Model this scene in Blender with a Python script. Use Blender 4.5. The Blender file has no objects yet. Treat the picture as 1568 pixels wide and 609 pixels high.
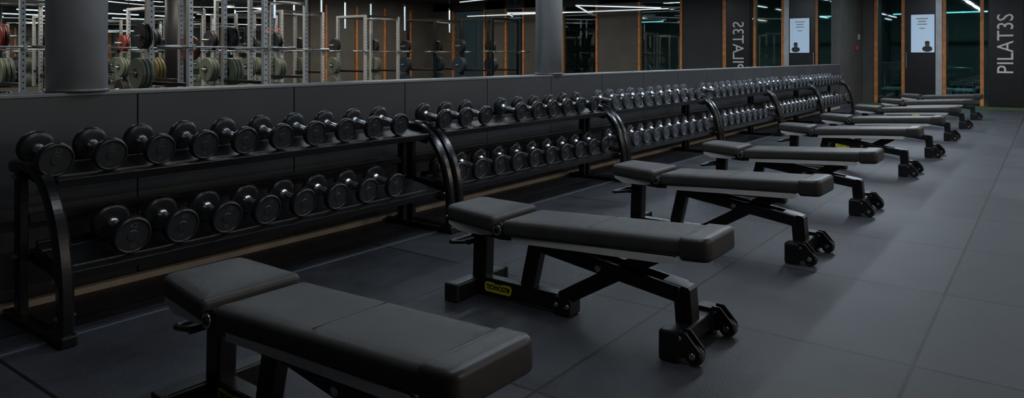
import bpy, bmesh, math, random
from mathutils import Vector, Matrix
random.seed(4)
S=bpy.context.scene
S.view_settings.view_transform='Standard'
PI=math.pi
# ---------------------------------------------------------------- materials
def mat(name,col,rough=.5,metal=0,spec=.5,emit=None,es=0,noise=None,bump=None,coat=0):
    m=bpy.data.materials.new(name); m.use_nodes=True
    nt=m.node_tree; b=nt.nodes['Principled BSDF']
    b.inputs['Base Color'].default_value=(*col,1)
    b.inputs['Roughness'].default_value=rough
    b.inputs['Metallic'].default_value=metal
    b.inputs['Specular IOR Level'].default_value=spec
    b.inputs['Coat Weight'].default_value=coat
    if emit: 
        b.inputs['Emission Color'].default_value=(*emit,1); b.inputs['Emission Strength'].default_value=es
    geo=nt.nodes.new('ShaderNodeTexCoord')
    if noise:
        sc,amt=noise
        n=nt.nodes.new('ShaderNodeTexNoise'); n.inputs['Scale'].default_value=sc; n.inputs['Detail'].default_value=4
        nt.links.new(geo.outputs['Object'],n.inputs['Vector'])
        r=nt.nodes.new('ShaderNodeValToRGB')
        r.color_ramp.elements[0].position=.3; r.color_ramp.elements[1].position=.7
        r.color_ramp.elements[0].color=(*[c*(1-amt) for c in col],1)
        r.color_ramp.elements[1].color=(*[c*(1+amt) for c in col],1)
        nt.links.new(n.outputs['Fac'],r.inputs['Fac']); nt.links.new(r.outputs['Color'],b.inputs['Base Color'])
    if bump:
        sc,st=bump
        n=nt.nodes.new('ShaderNodeTexNoise'); n.inputs['Scale'].default_value=sc; n.inputs['Detail'].default_value=3
        nt.links.new(geo.outputs['Object'],n.inputs['Vector'])
        bp=nt.nodes.new('ShaderNodeBump'); bp.inputs['Strength'].default_value=st; bp.inputs['Distance'].default_value=.01
        nt.links.new(n.outputs['Fac'],bp.inputs['Height']); nt.links.new(bp.outputs['Normal'],b.inputs['Normal'])
    return m
M={}
M['black']=mat('black_powder_coat',(.006,.006,.007),.36,spec=.45,bump=(400,.05))
M['blackg']=mat('black_gloss_frame',(.007,.007,.008),.24,spec=.55)
M['pad']=mat('black_vinyl',(.041,.038,.0355),.50,spec=.38,noise=(7,.18),bump=(260,.10))
M['pad2']=mat('black_vinyl_cover',(.031,.029,.028),.42,spec=.45,noise=(9,.15),bump=(240,.10))
M['seam']=mat('stitch_dark',(.008,.008,.008),.7)
M['silver']=mat('satin_steel',(.66,.65,.63),.5,metal=.25,noise=(14,.08))
M['steel']=mat('steel_bolt',(.50,.50,.50),.3,metal=1)
M['handle']=mat('chrome_handle',(.88,.90,.92),.32,metal=1,noise=(40,.1))
M['rubber']=mat('dumbbell_rubber',(.014,.015,.017),.30,spec=.5,bump=(150,.06))
M['rubber2']=mat('dumbbell_face',(.022,.023,.025),.40,spec=.5)
M['grey_head']=mat('grey_urethane_head',(.055,.062,.072),.30,spec=.5,noise=(30,.1))
M['grey_face']=mat('grey_urethane_face',(.085,.095,.108),.38,spec=.5,noise=(30,.1))
M['emboss']=mat('embossed_number',(.07,.07,.074),.4)
M['panel']=mat('dark_wall_panel',(.052,.054,.058),.36,spec=.5,noise=(1.7,.12))
M['ledge']=mat('ledge_metal',(.20,.205,.21),.35,metal=.3)
M['wall']=mat('dark_plaster',(.03,.03,.031),.7,noise=(3,.15))
M['wallg']=mat('charcoal_wall',(.070,.065,.060),.7,noise=(2,.15))
M['wallo']=mat('grey_brown_wall',(.095,.085,.075),.7,noise=(2,.15))
M['ceil']=mat('black_ceiling',(.02,.02,.021),.8,noise=(2,.2))
M['mirror']=mat('mirror_glass',(.82,.86,.86),.0,metal=1)
M['column']=mat('grey_metal_column',(.46,.48,.51),.40,metal=.3,noise=(4,.12))
M['wood']=mat('orange_wood',(.58,.20,.055),.45,noise=(9,.3))
M['base']=mat('tan_baseboard',(.36,.30,.24),.6,noise=(6,.15))
M['led']=mat('led_white',(.8,.8,.8),.5,emit=(.90,.96,1),es=.8)
M['led2']=mat('led_cyan',(.8,.8,.8),.5,emit=(.60,.86,1),es=.75)
M['red']=mat('red_plate',(.16,.02,.015),.45,noise=(6,.1))
M['yellow']=mat('yellow_plate',(.18,.135,.04),.45,noise=(6,.1))
M['green']=mat('grey_green_plate',(.12,.14,.10),.5,noise=(6,.1))
M['blue']=mat('dark_blue_plate',(.02,.035,.06),.45,noise=(6,.1))
M['dark']=mat('black_plate',(.012,.012,.013),.5,noise=(6,.1))
M['white']=mat('light_grey_steel',(.48,.48,.48),.4,metal=.3,noise=(5,.1))
M['label']=mat('yellow_label',(.85,.72,.04),.45,noise=(20,.05))
M['text']=mat('sign_lettering',(.40,.39,.38),.5,emit=(.9,.88,.85),es=.12)
M['ink']=mat('label_ink',(.01,.01,.01),.5)
M['turf']=mat('green_turf',(.055,.10,.035),.9,noise=(60,.4))
M['screen']=mat('lit_poster',(.3,.4,.5),.3,emit=(.55,.75,1),es=.40)
M['screen2']=mat('poster_print',(.03,.03,.035),.5)
M['redled']=mat('red_digits',(.3,0,0),.4,emit=(1,.06,.03),es=1.2)
M['redbox']=mat('fire_alarm_red',(.35,.02,.015),.4,noise=(20,.1))
M['teal']=mat('teal_lamp',(.1,.3,.3),.4,emit=(.25,.75,.8),es=1.2)
M['line']=mat('floor_light_edge',(.20,.25,.33),.35,metal=.4)  # bluish colour imitates the lit edge of the rack shade
g=bpy.data.materials.new('partition_glass'); g.use_nodes=True; nt=g.node_tree; nt.nodes.clear()
o=nt.nodes.new('ShaderNodeOutputMaterial'); mx=nt.nodes.new('ShaderNodeMixShader'); tr=nt.nodes.new('ShaderNodeBsdfTransparent'); gl=nt.nodes.new('ShaderNodeBsdfGlossy')
tr.inputs['Color'].default_value=(.72,.90,.90,1); gl.inputs['Roughness'].default_value=.02; mx.inputs['Fac'].default_value=.08
nt.links.new(tr.outputs[0],mx.inputs[1]); nt.links.new(gl.outputs[0],mx.inputs[2]); nt.links.new(mx.outputs[0],o.inputs['Surface']); M['glass']=g
def floor_mat():
    m=bpy.data.materials.new('rubber_floor_tiles'); m.use_nodes=True; nt=m.node_tree; N=nt.nodes; L=nt.links
    b=N['Principled BSDF']; tc=N.new('ShaderNodeTexCoord'); sep=N.new('ShaderNodeSeparateXYZ'); L.new(tc.outputs['Object'],sep.inputs[0])
    def math_(op,a,bv=None):
        n=N.new('ShaderNodeMath'); n.operation=op
        for i,v in enumerate((a,bv)):
            if v is None: continue
            if isinstance(v,(int,float)): n.inputs[i].default_value=v
            else: L.new(v,n.inputs[i])
        return n.outputs[0]
    T=1.05
    def seam(out,off):
        u=math_('DIVIDE',math_('SUBTRACT',out,off),T)
        fr=math_('FRACT',math_('ADD',u,.5)); d=math_('ABSOLUTE',math_('SUBTRACT',fr,.5))
        return math_('LESS_THAN',d,.0070), math_('FLOOR',u)
    sx,ix=seam(sep.outputs[0],3.50); sy,iy=seam(sep.outputs[1],3.17)
    s=math_('MAXIMUM',sx,sy)
    cmb=N.new('ShaderNodeCombineXYZ'); L.new(ix,cmb.inputs[0]); L.new(iy,cmb.inputs[1])
    wn=N.new('ShaderNodeTexWhiteNoise'); L.new(cmb.outputs[0],wn.inputs['Vector'])
    n1=N.new('ShaderNodeTexNoise'); n1.inputs['Scale'].default_value=2.6; n1.inputs['Detail'].default_value=8; n1.inputs['Roughness'].default_value=.65; L.new(tc.outputs['Object'],n1.inputs['Vector'])
    n2=N.new('ShaderNodeTexNoise'); n2.inputs['Scale'].default_value=120; n2.inputs['Detail'].default_value=3; L.new(tc.outputs['Object'],n2.inputs['Vector'])
    v=math_('ADD',math_('MULTIPLY',wn.outputs['Value'],.42),math_('MULTIPLY',n1.outputs['Fac'],1.8))
    v=math_('ADD',v,math_('MULTIPLY',n2.outputs['Fac'],1.5))
    v=math_('MULTIPLY',v,.72)
    mixc=N.new('ShaderNodeMix'); mixc.data_type='RGBA'; mixc.inputs[6].default_value=(.011,.0118,.014,1); mixc.inputs[7].default_value=(.064,.067,.079,1)
    L.new(math_('SUBTRACT',v,.86),mixc.inputs[0])
    mix2=N.new('ShaderNodeMix'); mix2.data_type='RGBA'; L.new(s,mix2.inputs[0]); L.new(mixc.outputs[2],mix2.inputs[6]); mix2.inputs[7].default_value=(.003,.003,.0035,1)
    L.new(mix2.outputs[2],b.inputs['Base Color'])
    L.new(math_('ADD',math_('MULTIPLY',n1.outputs['Fac'],.22),.42),b.inputs['Roughness']); b.inputs['Specular IOR Level'].default_value=.40
    bp=N.new('ShaderNodeBump'); bp.inputs['Strength'].default_value=.5; bp.inputs['Distance'].default_value=.004
    L.new(math_('SUBTRACT',n2.outputs['Fac'],math_('MULTIPLY',s,1.5)),bp.inputs['Height']); L.new(bp.outputs['Normal'],b.inputs['Normal'])
    return m
M['floor']=floor_mat()
# ---------------------------------------------------------------- mesh builder
class MB:
    def __init__(s): s.bm=bmesh.new(); s.mats=[]
    def mi(s,k):
        if k not in s.mats: s.mats.append(k)
        return s.mats.index(k)
    def add(s,bm,k,mtx=None,smooth=False):
        i=s.mi(k)
        if mtx is not None: bmesh.ops.transform(bm,matrix=mtx,verts=bm.verts)
        for f in bm.faces: f.material_index=i; f.smooth=smooth
        me=bpy.data.meshes.new('tmp'); bm.to_mesh(me); bm.free(); s.bm.from_mesh(me); bpy.data.meshes.remove(me)
    def addmesh(s,me,k,mtx):
        bm=bmesh.new(); bm.from_mesh(me); s.add(bm,k,mtx)
    def box(s,c,d,k,bev=0,rot=None,seg=2):
        bm=bmesh.new(); bmesh.ops.create_cube(bm,size=1); bmesh.ops.scale(bm,vec=d,verts=bm.verts)
        if bev: bmesh.ops.bevel(bm,geom=bm.edges[:],offset=bev,segments=seg,profile=.5,affect='EDGES')
        mt=Matrix.Translation(c)
        if rot is not None: mt=mt@rot
        s.add(bm,k,mt,False)
    def bx(s,x0,x1,y0,y1,z0,z1,k,bev=0):
        s.box(((x0+x1)/2,(y0+y1)/2,(z0+z1)/2),(abs(x1-x0),abs(y1-y0),abs(z1-z0)),k,bev)
    def beam(s,p0,p1,w,h,k,bev=.004):
        p0=Vector(p0);p1=Vector(p1);d=p1-p0;x=d.normalized()
        up=Vector((0,1,0)) if abs(x.y)<.9 else Vector((1,0,0))
        z=x.cross(up).normalized(); y=z.cross(x).normalized()
        R=Matrix((x,y,z)).transposed().to_4x4()
        s.box((p0+p1)/2,(d.length,w,h),k,bev,R)
    def cyl(s,p0,p1,r,k,seg=20,r2=None,bev=0):
        p0=Vector(p0);p1=Vector(p1);d=p1-p0
        bm=bmesh.new(); bmesh.ops.create_cone(bm,cap_ends=True,segments=seg,radius1=r,radius2=r if r2 is None else r2,depth=d.length)
        if bev:
            ed=[e for e in bm.edges if all(abs(abs(v.co.z)-d.length/2)<1e-5 for v in e.verts) ]
            bmesh.ops.bevel(bm,geom=ed,offset=bev,segments=2,affect='EDGES')
        mt=Matrix.Translation((p0+p1)/2)@d.to_track_quat('Z','Y').to_matrix().to_4x4()
        i=s.mi(k)
        for f in bm.faces: f.smooth=len(f.verts)==4
        bmesh.ops.transform(bm,matrix=mt,verts=bm.verts)
        for f in bm.faces: f.material_index=i
        me=bpy.data.meshes.new('tmp'); bm.to_mesh(me); bm.free(); s.bm.from_mesh(me); bpy.data.meshes.remove(me)
    def lathe(s,prof,k,mtx,seg=36,smooth=True,cap=True):
        bm=bmesh.new(); rings=[]
        for (x,r) in prof:
            rings.append([bm.verts.new((x,r*math.cos(2*PI*i/seg),r*math.sin(2*PI*i/seg))) for i in range(seg)])
        for a,b in zip(rings,rings[1:]):
            for i in range(seg): bm.faces.new((a[i],b[i],b[(i+1)%seg],a[(i+1)%seg]))
        if cap: bm.faces.new(rings[0]); bm.faces.new(rings[-1][::-1])
        if cap: bmesh.ops.recalc_face_normals(bm,faces=bm.faces)
        s.add(bm,k,mtx,smooth)
    def tube(s,pts,r,k,seg=10,closed=False):
        pts=[Vector(p) for p in pts]; bm=bmesh.new(); rings=[]; prev=None
        n=len(pts)
        for i,p in enumerate(pts):
            t=(pts[min(i+1,n-1)]-pts[max(i-1,0)]).normalized()
            a=Vector((0,0,1)) if abs(t.z)<.95 else Vector((1,0,0))
            if prev is not None: a=prev
            u=(a-t*a.dot(t)).normalized(); v=t.cross(u); prev=u
            rings.append([bm.verts.new(p+u*r*math.cos(2*PI*j/seg)+v*r*math.sin(2*PI*j/seg)) for j in range(seg)])
        for a,b in zip(rings,rings[1:]):
            for i in range(seg): bm.faces.new((a[i],a[(i+1)%seg],b[(i+1)%seg],b[i]))
        bm.faces.new(rings[0][::-1]); bm.faces.new(rings[-1])
        bmesh.ops.recalc_face_normals(bm,faces=bm.faces)
        s.add(bm,k,None,True)
    def sweepxz(s,pts,y,w,th,k,bev=.008):
        pts=[Vector(p) for p in pts]; n=len(pts); bm=bmesh.new(); rings=[]
        hw=w/2; ht=th/2
        sec=[(-hw+bev,-ht),(hw-bev,-ht),(hw,-ht+bev),(hw,ht-bev),(hw-bev,ht),(-hw+bev,ht),(-hw,ht-bev),(-hw,-ht+bev)]
        for i,p in enumerate(pts):
            t=(pts[min(i+1,n-1)]-pts[max(i-1,0)]).normalized(); nn=Vector((-t.y,t.x))
            rings.append([bm.verts.new((p.x+nn.x*b,y+a,p.y+nn.y*b)) for a,b in sec])
        for a,b in zip(rings,rings[1:]):
            for i in range(8): bm.faces.new((a[i],a[(i+1)%8],b[(i+1)%8],b[i]))
        bm.faces.new(rings[0][::-1]); bm.faces.new(rings[-1])
        bmesh.ops.recalc_face_normals(bm,faces=bm.faces)
        s.add(bm,k,None,False)
    def cushion(s,outline,th,r,k,mtx,crown=.005):
        P=[Vector(p) for p in outline]; n=len(P)
        cen=sum(P,Vector((0,0)))/n
        nor=[]
        for i in range(n):
            t=(P[(i+1)%n]-P[i-1]).normalized(); nor.append(Vector((t.y,-t.x)))
        prof=[(r*1.0,0)]
        for a in range(1,6):
            an=a/5*PI/2; prof.append((r*(1-math.sin(an)),r*(1-math.cos(an))))
        for a in range(0,6):
            an=a/5*PI/2; prof.append((r*(1-math.cos(an)),th-r+r*math.sin(an)))
        bm=bmesh.new(); rings=[]
        for ins,z in prof: rings.append([bm.verts.new((P[i].x-nor[i].x*ins,P[i].y-nor[i].y*ins,z)) for i in range(n)])
        last=[v.co.copy() for v in rings[-1]]
        for f,dz in ((.93,.5),(.8,.85),(.5,1.0)):
            rings.append([bm.verts.new((cen.x+(c.x-cen.x)*f,cen.y+(c.y-cen.y)*f,th+crown*dz)) for c in last])
        for a,b in zip(rings,rings[1:]):
            for i in range(n): bm.faces.new((a[i],a[(i+1)%n],b[(i+1)%n],b[i]))
        bm.faces.new(rings[0][::-1]); bm.faces.new(rings[-1])
        bmesh.ops.recalc_face_normals(bm,faces=bm.faces)
        s.add(bm,k,mtx,True)
    def mesh(s,name):
        me=bpy.data.meshes.new(name); s.bm.to_mesh(me); s.bm.free()
        for k in s.mats: me.materials.append(M[k])
        return me
    def obj(s,name,loc=(0,0,0),rz=0):
        return place(s.mesh(name),name,loc,rz)
def place(me,name,loc=(0,0,0),rz=0,ry=0):
    o=bpy.data.objects.new(name,me); o.location=loc; o.rotation_euler=(0,ry,rz); S.collection.objects.link(o); return o
def text_mesh(txt,size,ext=.001,bold=0):
    c=bpy.data.curves.new('t','FONT'); c.body=txt; c.size=size; c.extrude=ext; c.align_x='CENTER'; c.align_y='CENTER'; c.offset=bold
    c.resolution_u=3
    o=bpy.data.objects.new('t',c); S.collection.objects.link(o); bpy.context.view_layer.update()
    me=bpy.data.meshes.new_from_object(o.evaluated_get(bpy.context.evaluated_depsgraph_get()))
    bpy.data.objects.remove(o); return me
def rr(corners,rad,n=6):
    out=[];m=len(corners)
    for i in range(m):
        p=Vector(corners[i]);a=(Vector(corners[i-1])-p).normalized();b=(Vector(corners[(i+1)%m])-p).normalized()
        R=rad[i] if isinstance(rad,(list,tuple)) else rad
        p0=p+a*R;p1=p+b*R
        for j in range(n+1):
            t=j/n; out.append(((1-t)**2*p0+2*t*(1-t)*p+t*t*p1)[:])
        q=Vector(corners[(i+1)%m]);
        R2=rad[(i+1)%m] if isinstance(rad,(list,tuple)) else rad
        e=q-b*R2
        for j in range(1,4): out.append((p1.lerp(e,j/4))[:])
    return out
# ---------------------------------------------------------------- room shell
YE=20.5; XO=15.0; YB=-3.5; H=3.2; XM=-.10
b=MB(); b.bx(XM-.2,XO+.2,YB-.2,YE,-.1,0,'floor'); b.obj('floor')
b=MB(); b.bx(XM-.2,XO+.2,YB-.2,YE+6,H,H+.1,'ceil'); b.obj('ceiling')
b=MB(); b.bx(XM-.25,XM-.02,YB,YE,0,H,'wall'); b.bx(XM-.02,-.012,YB,18.0,0,1.0,'wall'); b.bx(XM-.02,0,18.0,YE,0,H,'wallg'); b.obj('wall_left')
b=MB(); y=-3.1
while y<17.95:
    y1=min(y+1.0,18.0); b.bx(-.012,0,y+.004,y1-.004,.03,1.0,'panel',.001); y=y1
b.bx(XM-.02,.006,YB,18.0,1.0,1.018,'ledge',.003)
b.obj('wall_left_panelling')
b=MB(); b.bx(0,.02,YB,17.9,0,.045,'base',.003); b.obj('baseboard_left')
b=MB(); y=-2.6
for i in range(11):
    y1=y+1.9
    if y1>18: y1=18
    if y1-y>.2: b.bx(XM-.02,XM,y+.003,y1-.003,1.019,H-.02,'mirror')
    y=y1
b.obj('wall_mirror')
for yy,r in ((1.64,.14),(6.01,.135)):
    b=MB(); b.cyl((XM,yy,1.02),(XM,yy,H),r,'column',48); b.cyl((XM,yy,1.02),(XM,yy,1.035),r+.006,'ledge',48); b.obj('wall_column')
b=MB(); b.bx(.555,.563,-3,17.5,0,.003,'line'); b.obj('painted_light_edge')  # thin pale line painted where light meets the rack's shade
b=MB(); b.bx(XM,XO,YB-.15,YB,0,H,'wall'); b.obj('wall_back')
# ---------------------------------------------------------------- end wall
b=MB()
for x0,x1,k in ((XM,.27,'wallg'),(2.72,4.78,'wall'),(6.25,7.7,'wallo'),(9.1,10.65,'wallo'),(11.5,12.4,'wallo'),(14,XO,'wallo')):
    b.bx(x0,x1,YE,YE+.15,0,H,k)
b.bx(XM,XO,YE,YE+.15,2.9,H,'wall')
b.obj('wall_end')
wins=[(.27,.97),(1.79,2.64),(4.78,6.25),(7.7,9.1),(10.65,11.5),(12.4,14.0)]
for n,(x0,x1) in enumerate(wins):
    b=MB(); b.bx(x0+.03,x1-.03,YE+.05,YE+.06,.06,2.87,'glass')
    b.bx(x0,x0+.075,YE-.03,YE+.1,0,2.9,'wood',.004); b.bx(x1-.075,x1,YE-.03,YE+.1,0,2.9,'wood',.004)
    b.bx(x0+.055,x1-.055,YE-.01,YE+.1,2.86,2.9,'black'); b.bx(x0+.055,x1-.055,YE-.01,YE+.1,0,.07,'black')
    b.obj('window_%d'%(n+1))
b=MB(); b.bx(.975,1.64,YE-.03,YE-.002,.01,2.9,'black',.004); b.bx(1.0,1.015,YE-.06,YE-.04,.9,1.3,'steel'); b.bx(1.0,1.015,YE-.05,YE-.03,.92,.94,'steel'); b.bx(1.0,1.015,YE-.05,YE-.03,1.26,1.28,'steel'); b.obj('door_1')
b=MB(); b.bx(1.645,1.785,YE-.06,YE+.12,0,2.9,'white',.006); b.obj('trim_2')
b=MB(); b.bx(3.42,3.52,YE-.05,YE,0,2.9,'wood',.004); b.obj('trim_3')
b=MB(); b.bx(1.10,1.64,YE-.05,YE-.031,1.28,2.25,'black',.003); b.bx(1.115,1.625,YE-.054,YE-.05,1.295,2.235,'screen')
def disc(b,c,rx,rz,k,y,n=28):
    bm=bmesh.new(); vs=[bm.verts.new((c[0]+rx*math.cos(2*PI*i/n),y,c[1]+rz*math.sin(2*PI*i/n))) for i in range(n)]; bm.faces.new(vs); 
    r=bmesh.ops.extrude_face_region(bm,geom=bm.faces[:]); bmesh.ops.translate(bm,vec=(0,.002,0),verts=[v for v in r['geom'] if isinstance(v,bmesh.types.BMVert)])
    bmesh.ops.recalc_face_normals(bm,faces=bm.faces); b.add(bm,k)
disc(b,(1.47,1.385),.11,.075,'screen2',YE-.0575); disc(b,(1.47,1.50),.05,.07,'wallo',YE-.059); disc(b,(1.47,1.545),.054,.035,'screen2',YE-.0605)
for zz,w in ((2.12,.26),(2.05,.18),(1.98,.22),(1.88,.12)): b.bx(1.3-w/2+.06,1.3+w/2+.06,YE-.0575,YE-.0555,zz,zz+.03,'white')
b.obj('illuminated_poster')
b=MB(); b.bx(2.74,3.41,YE-.04,YE,.02,2.9,'black',.004)
rot=Matrix(((0,-1,0,0),(0,0,-1,0),(1,0,0,0),(0,0,0,1)))
b.addmesh(text_mesh('PILAT3S',.50,.006),'text',Matrix.Translation((3.08,YE-.047,1.49))@rot@Matrix.Diagonal((.82,.92,1,1)))
b.obj('studio_sign')
b=MB(); b.bx(XM+.1,6.5,19.35,YE-.06,0,.012,'turf'); b.obj('turf_strip')
b=MB(); b.bx(XM,XO,YE+.15,YE+6,-.1,0,'wall'); b.obj('floor_studio')
b=MB(); b.bx(XM-.2,XO+.2,YE+6,YE+6.15,0,H,'wallo'); b.bx(XM-.35,XM-.2,YE+.15,YE+6,0,H,'wall'); b.obj('wall_studio')
def reformer():
    b=MB()
    b.bx(-.35,.35,-1.1,1.1,.30,.36,'white',.01); b.bx(-.3,.3,-.3,.6,.37,.45,'pad',.02)
    for sx in(-.3,.3):
        for sy in(-1,1): b.bx(sx-.03,sx+.03,sy-.03,sy+.03,0,.3,'black')
    b.tube([(-.33,-.8,.36),(-.33,-.85,.8),(-.28,-.87,.9),(.28,-.87,.9),(.33,-.85,.8),(.33,-.8,.36)],.02,'steel')
    return b.mesh('pilates_reformer')
rm=reformer()
for x in (.6,2.0,3.4,5.2,6.8,8.4): place(rm,'pilates_reformer',(x,YE+2.2,0))
for x in (.5,1.4,2.3,4.5,6,8): 
    b=MB(); b.bx(-.5,.5,-.02,.02,-.02,.02,'teal'); b.cyl((-.4,0,.02),(-.4,0,H-2.5),.004,'black',6); b.cyl((.4,0,.02),(.4,0,H-2.5),.004,'black',6); b.obj('linear_pendant_lamp',(x,YE+4.5,2.5))
b=MB(); b.bx(0,.05,19.55,19.67,1.35,1.47,'redbox',.006); b.cyl((.05,19.61,1.41),(.056,19.61,1.41),.03,'white',16); b.obj('fire_alarm')
b=MB(); b.bx(0,.03,19.9,20.02,1.62,1.76,'white',.004); b.obj('wall_thermostat')
# ---------------------------------------------------------------- opposite wall
b=MB(); b.bx(XO,XO+.2,YB,YE,0,H,'wallo')
b.obj('wall_opposite')
b=MB(); 
for y0 in (-3,-1,1,3,5,7,9,11): b.bx(XO-.02,XO,y0+.01,y0+1.99,.5,2.9,'mirror')
b.obj('opposite_mirror')
for y0 in (15.3,16.6,17.9,19.2):
    b=MB(); b.bx(XO-.06,XO,y0,y0+.07,0,2.9,'wood',.004); b.obj('trim_4')
b=MB(); b.bx(XO-.08,XO-.02,13.3-.3,13.3+.3,1.85,2.1,'black',.006)
tm=text_mesh('09:02',.22,.003,.004)
b.addmesh(tm,'redled',Matrix.Translation((XO-.085,13.3,1.975))@Matrix(((0,0,-1,0),(-1,0,0,0),(0,1,0,0),(0,0,0,1)))); b.obj('digital_wall_clock')
for x,y in ((10,7.6),(10,-1.)):
    b=MB(); b.cyl((0,0,0),(0,0,H),.21,'dark',40); b.cyl((0,0,0),(0,0,.08),.23,'black',40); b.obj('column',(x,y,0))
# ---------------------------------------------------------------- LED lighting
def led(poly,name='linear_led_light',w=.05):
    b=MB()
    for p,q in zip(poly,poly[1:]):
        p=Vector(p);q=Vector(q)
        b.beam(p,q,w,.03,'led',0); b.beam(p+Vector((0,0,.03)),q+Vector((0,0,.03)),w+.02,.03,'black',0)
        for t in(.1,.9):
            c=p.lerp(q,t); b.cyl(c+Vector((0,0,.04)),(c.x,c.y,H),.004,'black',6)
    return b.obj(name)
def area(x,y,z,sx,sy,W,col=(.78,.89,1.0),tilt=0):
    l=bpy.data.lights.new('ceiling_fill_light','AREA'); l.shape='RECTANGLE'; l.size=sx; l.size_y=sy; l.energy=W; l.color=col
    o=bpy.data.objects.new('ceiling_fill_light',l); o.location=(x,y,z); o.rotation_euler=(0,tilt,0); S.collection.objects.link(o)
z=3.05
for i,W in enumerate((23,31,38,46,48,46)):
    led([(1.7,3.2+i*2.6,z),(1.7,5.3+i*2.6,z)]); area(1.7,4.25+i*2.6,z-.03,.12,2.1,W)
for i,W in enumerate((14,17,19,21,22)):
    led([(4.4,4.5+i*3.1,z),(4.4,6.4+i*3.1,z)]); area(4.4,5.45+i*3.1,z-.03,.12,1.9,W)
led([(2.3,.7,z),(2.3,2.4,z)]); area(2.3,1.6,z-.03,.12,1.6,16)
for x in (8.5,12.5):
    for y in (2,7,12,17): area(x,y,3.15,.15,2.5,95,(1,.91,.80))  # warm fill added to brighten the mirrored side, no fixtures
for x in (1.6,6.0): area(x,YE+3.5,3.1,2.0,.15,24,(.45,.95,1))  # teal fill added so the studio walls glow behind the glass
z=3.1
led([(6,3,z),(8.5,5,z),(7,7.5,z),(10,9.5,z)])
led([(6.3,9,z),(8,11.5,z),(6.8,14,z),(9,16.5,z),(7,19.2,z)])
led([(10.5,10.5,z),(13,12,z),(11,14,z),(13.2,16.2,z),(10.5,18.8,z)])
led([(11.5,1,z),(13.5,4,z),(11.8,6.5,z),(13.5,9,z)])
led([(6.3,17.5,z),(12.5,19.2,z)])
z=2.55
led([(4.6,18.6,z),(6.0,16.4,z),(7.2,19.0,z),(9.5,18.0,z),(10.5,19.6,z)],w=.03)
led([(5.0,20.0,2.62),(12.5,19.6,2.62)],w=.03)
for x,y in ((12,11.9),(12,12.8),(12.2,13.8),(12,14.6),(12,16.0),(12.1,18.2),(9,9.2),(11.5,9.6)):
    b=MB(); b.cyl((0,0,0),(0,0,.75),.022,'led2',14); b.cyl((0,0,.75),(0,0,.8),.03,'black',14); b.cyl((0,0,.8),(0,0,H-2.0),.005,'black',6); b.cyl((0,0,-.02),(0,0,0),.03,'black',14); b.obj('tube_pendant_lamp',(x,y,2.0))
# ---------------------------------------------------------------- squat racks
def squat(pk,postk,loaded=True):
    b=MB()
    for sx in(-.55,.55):
        for sy in(-.6,.6):
            b.box((sx,sy,1.15),(.07,.07,2.3),postk,.006)
            for i in range(22):
                zz=.35+i*.08
                b.cyl((sx-.0365,sy,zz),(sx+.0365,sy,zz),.013,'ink',8)
        b.box((sx,0,2.27),(.06,1.13,.06),'black',.005)
    for sy in(-.6,.6):
        b.box((0,sy,2.27),(1.03,.06,.06),postk,.005); b.box((0,sy,.05),(1.4,.07,.08),'black',.005); b.box((0,sy,.8),(1.05,.05,.05),'black',.005)
    for sy in(-.6,.6):
        b.box((-.62,sy,1.30),(.08,.05,.03),'steel',.003); b.box((-.665,sy,1.33),(.015,.05,.08),'steel',.003)
    b.cyl((-.63,-1.1,1.33),(-.63,1.1,1.33),.014,'steel',12)
    for s_ in(-1,1):
        b.cyl((-.63,s_*.68,1.33),(-.63,s_*1.1,1.33),.025,'steel',14)
        if loaded:
          for j,k in enumerate(pk[:2]):
            r=.225-.03*j; y0=s_*(.70+.055*j); b.cyl((-.63,y0,1.33),(-.63,y0+s_*.045,1.33),r,k,36,bev=.008)
            b.cyl((-.63,y0-s_*.002,1.33),(-.63,y0+s_*.05,1.33),.05,'steel',16)
    for sy in(-.6,.6):
        s_=1 if sy>0 else -1
        for zz,k,R in ((.95,pk[2],.225),(1.5,pk[3],.19),(.45,pk[0],.225)):
            b.cyl((.55,sy,zz),(.55,sy+s_*.3,zz),.022,'steel',12)
            for j in range(2 if zz>1 else 3):
                y0=sy+s_*(.05+.06*j); b.cyl((.55,y0,zz),(.55,y0+s_*.05,zz),R,k,36,bev=.008)
                b.cyl((.55,y0,zz),(.55,y0+s_*.053,zz),.07,'dark',16); b.cyl((.55,y0,zz),(.55,y0+s_*.055,zz),.035,'steel',16)
    b.cyl((-.55,-.6,2.2),(-.55,.6,2.2),.018,'steel',12)
    return b.mesh('squat_rack')
sA=squat(['red','dark','yellow','dark'],'white'); sB=squat(['green','dark','green','dark'],'white',False); sC=squat(['blue','dark','blue','dark'],'black',False); sD=squat(['dark','dark','green','red'],'white',False)
for me,x,y in ((sD,8,3.4),(sA,8,5.7),(sB,8,8.2),(sB,11,11.0),(sB,11,13.6),(sC,11,16.3),(sC,9.0,16.5),(sB,12.3,5.6),(sD,12.3,8.6),(sB,6.1,6.0),(sB,13.2,11.2)):
    place(me,'squat_rack',(x,y,0))
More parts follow.
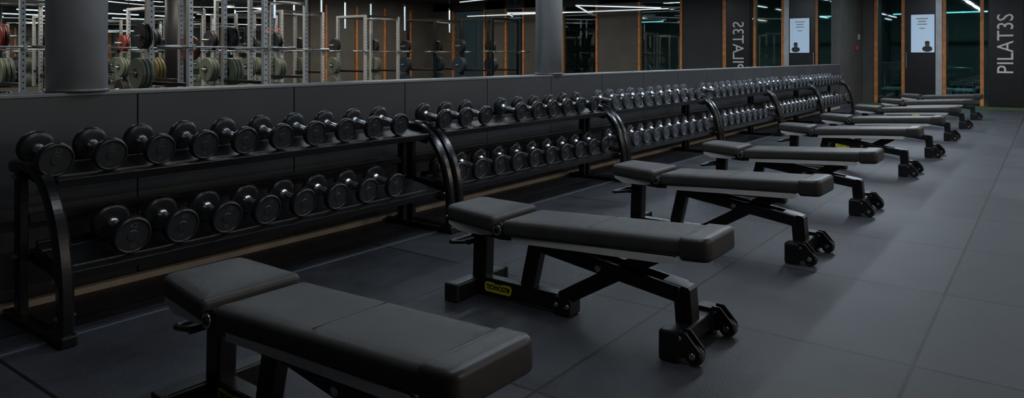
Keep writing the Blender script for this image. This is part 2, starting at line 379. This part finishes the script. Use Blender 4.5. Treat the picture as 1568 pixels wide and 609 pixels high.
# ---------------------------------------------------------------- dumbbell racks
L=2.48; Y0=1.24
def catmull(p,n=6):
    out=[];p=[Vector(q) for q in p]; p=[p[0]*2-p[1]]+p+[p[-1]*2-p[-2]]
    for i in range(1,len(p)-2):
        for j in range(n):
            t=j/n;a,b_,c,d=p[i-1],p[i],p[i+1],p[i+2]
            out.append(.5*((2*b_)+(c-a)*t+(2*a-5*b_+4*c-d)*t*t+(3*b_-a-3*c+d)*t**3))
    out.append(p[-2]); return [o[:] for o in out]
prof=catmull([(.14,.70),(.26,.715),(.38,.70),(.48,.645),(.555,.56),(.61,.45),(.645,.32),(.66,.18),(.66,.03)])
U0=(.19,.717);U1=(.48,.665)
W0=(.27,.345);W1=(.60,.287)
def tray(b,p0,p1,y0,y1):
    p0=Vector((p0[0],0,p0[1]));p1=Vector((p1[0],0,p1[1]));d=(p1-p0);x=d.normalized();zv=Vector((-x.z,0,x.x)); R=Matrix((x,Vector((0,1,0)),zv)).transposed().to_4x4()
    yc=(y0+y1)/2;w=y1-y0; c=(p0+p1)/2
    b.box(c-zv*.005+Vector((0,yc,0)),(d.length,w,.008),'black',.001,R)
    b.box(p1-zv*.016+x*.008+Vector((0,yc,0)),(.018,w,.040),'blackg',.003,R)
    b.box(p0-zv*.0+Vector((0,yc,0)),(.018,w,.045),'blackg',.003,R)
    b.box(c-zv*.022+Vector((0,yc,0)),(.06,w,.03),'black',.003,R)
    for f in (.17,.83): b.box(p0+d*f-zv*.0005+Vector((0,yc,0)),(.006,w,.004),'steel',0,R)
def rack():
    b=MB()
    for y in (.045,L-.045):
        b.sweepxz(prof,y,.06,.055,'blackg',.012)
        b.bx(.17,.23,y-.02,y+.02,.03,.70,'black',.006)
        b.bx(.06,.68,y-.03,y+.03,.0,.035,'black',.006)
        b.bx(.60,.70,y-.036,y+.036,.0,.05,'black',.01)
        s_=1 if y<1 else -1
        b.beam((.19,y+s_*.035,.67),(.48,y+s_*.035,.62),.02,.05,'black'); b.beam((.21,y+s_*.035,.30),(.63,y+s_*.035,.245),.02,.05,'black')
        for (px,pz) in ((.46,.62),(.63,.27),(.2,.3),(.2,.66),(.655,.12)):
            b.cyl((px,y-.038,pz),(px,y+.038,pz),.009,'steel',10)
    tray(b,U0,U1,.08,L-.08); tray(b,W0,W1,.08,L-.08)
    b.bx(.18,.22,.07,L-.07,.44,.48,'black',.004)
    return b.mesh('dumbbell_rack')
rk=rack()
for k in range(6): place(rk,'dumbbell_rack',(0,Y0+L*k,0))
numc={}
def db_build(b,R,num,mtx,seg,hk='rubber',fk='rubber2'):
    hl=.102; th=.047 if R>.08 else .042
    for s_ in(1,-1):
        m=mtx if s_>0 else mtx@Matrix.Rotation(PI,4,'Z')
        x0=hl-th/2;x1=hl+th/2
        b.lathe([(x0,.015),(x0,R*.78),(x0+.005,R*.92),(x0+.012,R),(x1-.012,R),(x1-.006,R*.975),(x1-.001,R*.92),(x1,R*.88),(x1-.001,R*.84),(x1-.007,R*.82)],hk,m,seg,True,False)
        b.lathe([(x1-.02,R*.84),(x1-.0061,R*.835),(x1-.006,R*.81),(x1-.006,R*.30),(x1-.003,R*.27),(x1-.003,.004)],fk,m,seg,False)
        if num and s_>0:
            if num not in numc: numc[num]=text_mesh(num,1.0,.01,.01)
            rt=Matrix(((0,0,1,0),(1,0,0,0),(0,1,0,0),(0,0,0,1)))
            b.addmesh(numc[num],'emboss',m@Matrix.Translation((x1-.005,0,R*.53))@rt@Matrix.Diagonal((R*.42,R*.42,.1,1)))
            b.addmesh(numc[num],'emboss',m@Matrix.Translation((x1-.005,0,-R*.53))@rt@Matrix.Diagonal((R*.3,R*.3,.1,1)))
    b.lathe([(-hl+th/2-.006,.026),(-hl+th/2+.010,.024),(-hl+th/2+.012,.0185),(-.03,.0175),(0,.0192),(.03,.0175),(hl-th/2-.012,.0185),(hl-th/2-.01,.024),(hl-th/2+.006,.026)],'handle',mtx,16)
def pose(row,R,y):
    p0,p1=(U0,U1) if row=='u' else (W0,W1)
    a=math.atan2(p0[1]-p1[1],p1[0]-p0[0]); d=Vector((math.cos(a),0,-math.sin(a))); nrm=Vector((math.sin(a),0,math.cos(a)))
    fx=.150 if row=='u' else .175
    c=Vector((p0[0],y,p0[1]))+d*fx+nrm*(R+.0015)
    return Matrix.Translation(c)@Matrix.Rotation(a,4,'Y')
cache={}
def put(row,R,num,y):
    key=(round(R,3),num)
    if key not in cache:
        b=MB(); db_build(b,R,num,Matrix.Identity(4),36); cache[key]=b.mesh('dumbbell')
    o=bpy.data.objects.new('dumbbell',cache[key]); m=pose(row,R,y); o.matrix_world=m@Matrix.Rotation(random.uniform(-.25,.25),4,'X'); S.collection.objects.link(o)
for i in range(10):
    put('u',.0775-.0004*i,str(22-i),1.325+.2307*i)
for i in range(8): put('l',.088-.0013*i,str(42-2*i),1.60+.2365*i)
for i in range(10):
    if i==3: continue
    put('u',.0745,str(20-i),Y0+L+.10+.236*i+(.02 if i<3 else 0))
for i in range(10): put('l',.079-.0003*i,str(26-i),Y0+L+.16+.232*i)
for k in range(2,6):
    b=MB()
    for row in 'ul':
        for i in range(10):
            if (k,row,i) in ((3,'u',0),(4,'u',5),(5,'l',8),(3,'l',9)): continue
            R=random.choice((.070,.073,.076)) if row=='u' else .076
            db_build(b,R,None,pose(row,R,Y0+L*k+.17+.235*i),24,'grey_head','grey_face')
    b.obj('dumbbell_set')
# ---------------------------------------------------------------- benches
def bench():
    b=MB()
    b.box((-.60,0,.045),(.075,.40,.085),'black',.008)
    for s_ in(-1,1):
        b.box((-.60,s_*.195,.045),(.085,.025,.09),'ink',.008); b.cyl((-.64,s_*.14,.05),(-.645,s_*.14,.05),.012,'steel',12)
    b.box((-.315,0,.052),(.53,.07,.08),'blackg',.008)
    b.box((-.06,0,.045),(.09,.10,.085),'black',.01)
    for px in(-.09,-.03): b.cyl((px,-.056,.05),(px,.056,.05),.010,'steel',12)
    tmx=text_mesh('TECHNOGYM',.034,.0008,.0006)
    for s_ in(-1,1):
        bm=bmesh.new(); zc=.052
        pts=[(-.082,.016),(-.074,.024),(-.03,.024),(-.02,.019),(.02,.019),(.03,.024),(.076,.024),(.084,.008),(.078,-.018),(.068,-.024),(-.074,-.024),(-.084,-.012)]
        vs=[bm.verts.new((x-.44,s_*.0352,z_+zc)) for x,z_ in pts]; f=bm.faces.new(vs)
        r=bmesh.ops.extrude_face_region(bm,geom=[f]); bmesh.ops.translate(bm,vec=(0,s_*.0012,0),verts=[v for v in r['geom'] if isinstance(v,bmesh.types.BMVert)])
        bmesh.ops.recalc_face_normals(bm,faces=bm.faces); b.add(bm,'label')
        mt=Matrix.Translation((-.44,s_*.0372,zc))@(Matrix.Rotation(PI,4,'Z') if s_>0 else Matrix.Identity(4))@Matrix.Rotation(PI/2,4,'X')@Matrix.Diagonal((.68,1.0,1,1))
        b.addmesh(tmx,'ink',mt)
    b.beam((-.565,0,.08),(-.555,0,.355),.07,.085,'black',.008)
    b.beam((-.275,0,.085),(-.215,0,.34),.06,.075,'black',.008)
    b.box((-.47,0,.352),(.38,.06,.035),'black',.006)
    def prism(poly,y,t,k):
        bm=bmesh.new(); vs=[bm.verts.new((x,y-t/2,z_)) for x,z_ in poly]; f=bm.faces.new(vs)
        r=bmesh.ops.extrude_face_region(bm,geom=[f]); bmesh.ops.translate(bm,vec=(0,t,0),verts=[v for v in r['geom'] if isinstance(v,bmesh.types.BMVert)])
        bmesh.ops.recalc_face_normals(bm,faces=bm.faces); b.add(bm,k)
    for s_ in(-1,1):
        prism([(-.665,.380),(-.40,.366),(-.385,.350),(-.46,.338),(-.60,.338),(-.665,.365)],s_*.142,.012,'silver')
        prism([(-.43,.355),(-.37,.395),(-.30,.40),(-.27,.37),(-.28,.335),(-.34,.33),(-.42,.335)],s_*.135,.012,'black')
        prism([(-.27,.360),(.30,.386),(.53,.396),(.56,.385),(.53,.366),(.10,.348),(-.27,.330)],s_*.148,.012,'silver')
        b.cyl((-.335,s_*.13,.383),(-.335,s_*.176,.383),.030,'black',24,bev=.004); b.cyl((-.335,s_*.176,.383),(-.335,s_*.182,.383),.024,'steel',24); b.cyl((-.335,s_*.182,.383),(-.335,s_*.186,.383),.013,'black',16)
    b.cyl((-.335,-.13,.375),(-.335,.13,.375),.018,'black',16)
    b.box((-.43,0,.362),(.42,.28,.012),'black',.003); 
    b.beam((-.27,0,.345),(.52,0,.385),.29,.014,'black',.003)
    b.beam((-.08,0,.07),(.42,0,.365),.06,.07,'black',.008)
    for s_ in(-1,1): b.beam((-.23,s_*.048,.318),(.52,s_*.048,.215),.026,.065,'black',.006)
    b.cyl((.14,-.066,.26),(.14,.066,.26),.014,'steel',14)
    b.cyl((.40,-.10,.352),(.40,.10,.352),.014,'black',14)
    prism([(.44,.26),(.55,.245),(.56,.235),(.575,.06),(.50,.06),(.49,.19),(.44,.197)],0,.075,'black')
    FX=.545; FY=.18
    b.box((FX,0,.065),(.07,.40,.075),'black',.008)
    for s_ in(-1,1):
        b.box((FX,s_*FY,.062),(.085,.075,.12),'black',.01)
        for q in(-.024,.024): 
            prism([(FX+.035,.125),(FX+.07,.125),(FX+.125,.065),(FX+.13,.04),(FX+.11,.022),(FX+.07,.03),(FX+.035,.02)],s_*FY+q,.008,'black')
        b.cyl((FX+.096,s_*FY-.018,.038),(FX+.096,s_*FY+.018,.038),.038,'rubber2',28,bev=.006)
        b.cyl((FX+.096,s_*FY-.031,.042),(FX+.096,s_*FY+.031,.042),.012,'steel',14)
        b.cyl((FX+.045,s_*FY-.03,.1),(FX+.045,s_*FY+.03,.1),.008,'steel',10)
    b.tube(catmull([(-.58,-.10,.275),(-.66,-.10,.262),(-.70,-.09,.255),(-.715,-.06,.252),(-.715,.06,.252),(-.70,.09,.255),(-.66,.10,.262),(-.58,.10,.275)],5),.010,'black')
    b.cyl((-.57,-.11,.276),(-.57,.11,.276),.012,'black',12)
    a=math.radians(2.3)
    mt=Matrix.Translation((-.355,0,.367))@Matrix.Rotation(a,4,'Y')
    b.cushion(rr([(-.34,-.15),(0,-.185),(0,.185),(-.34,.15)],[.05,.03,.03,.05],9),.075,.020,'pad',mt,.004)
    a=math.radians(-3.0)
    mt=Matrix.Translation((-.318,0,.352))@Matrix.Rotation(a,4,'Y')
    b.cushion(rr([(0,-.17),(1.0,-.152),(1.0,.152),(0,.17)],[.03,.04,.04,.03],9),.076,.022,'pad',mt,.005)
    b.box((0,0,0),(.0024,.27,.0016),'seam',0,mt@Matrix.Translation((.46,0,.0805)))
    c=rr([(.880,-.152),(1.010,-.150),(1.010,.150),(.880,.152)],[.02,.045,.045,.02],9)
    c=[(p[0],p[1]*1.04) for p in c]
    b.cushion(c,.096,.020,'pad2',mt@Matrix.Translation((0,0,-.013)),.003)
    return b.mesh('weight_bench')
bn=bench()
for x,y,rz in ((2.18,1.39,-1.5),(2.18,2.85,0),(2.19,4.53,-1.5),(2.20,6.1,0),(2.20,8.3,0),(2.22,10.0,0),(2.2,12.1,0),(2.2,14.2,0),(2.2,16.3,0)):
    place(bn,'weight_bench',(x,y,0),math.radians(rz))
# ---------------------------------------------------------------- camera
cd=bpy.data.cameras.new('camera'); cam=bpy.data.objects.new('camera',cd); S.collection.objects.link(cam)
cam.location=(3.93,0,1.2); cam.rotation_euler=(PI/2,0,math.atan(826/1105))
cd.sensor_width=36; cd.clip_start=.05
cd.lens=36*1105/1568; cd.shift_y=-218.5/1568
S.camera=cam
w=bpy.data.worlds.new('world'); S.world=w; w.use_nodes=True; w.node_tree.nodes['Background'].inputs[0].default_value=(.02,.025,.03,1)
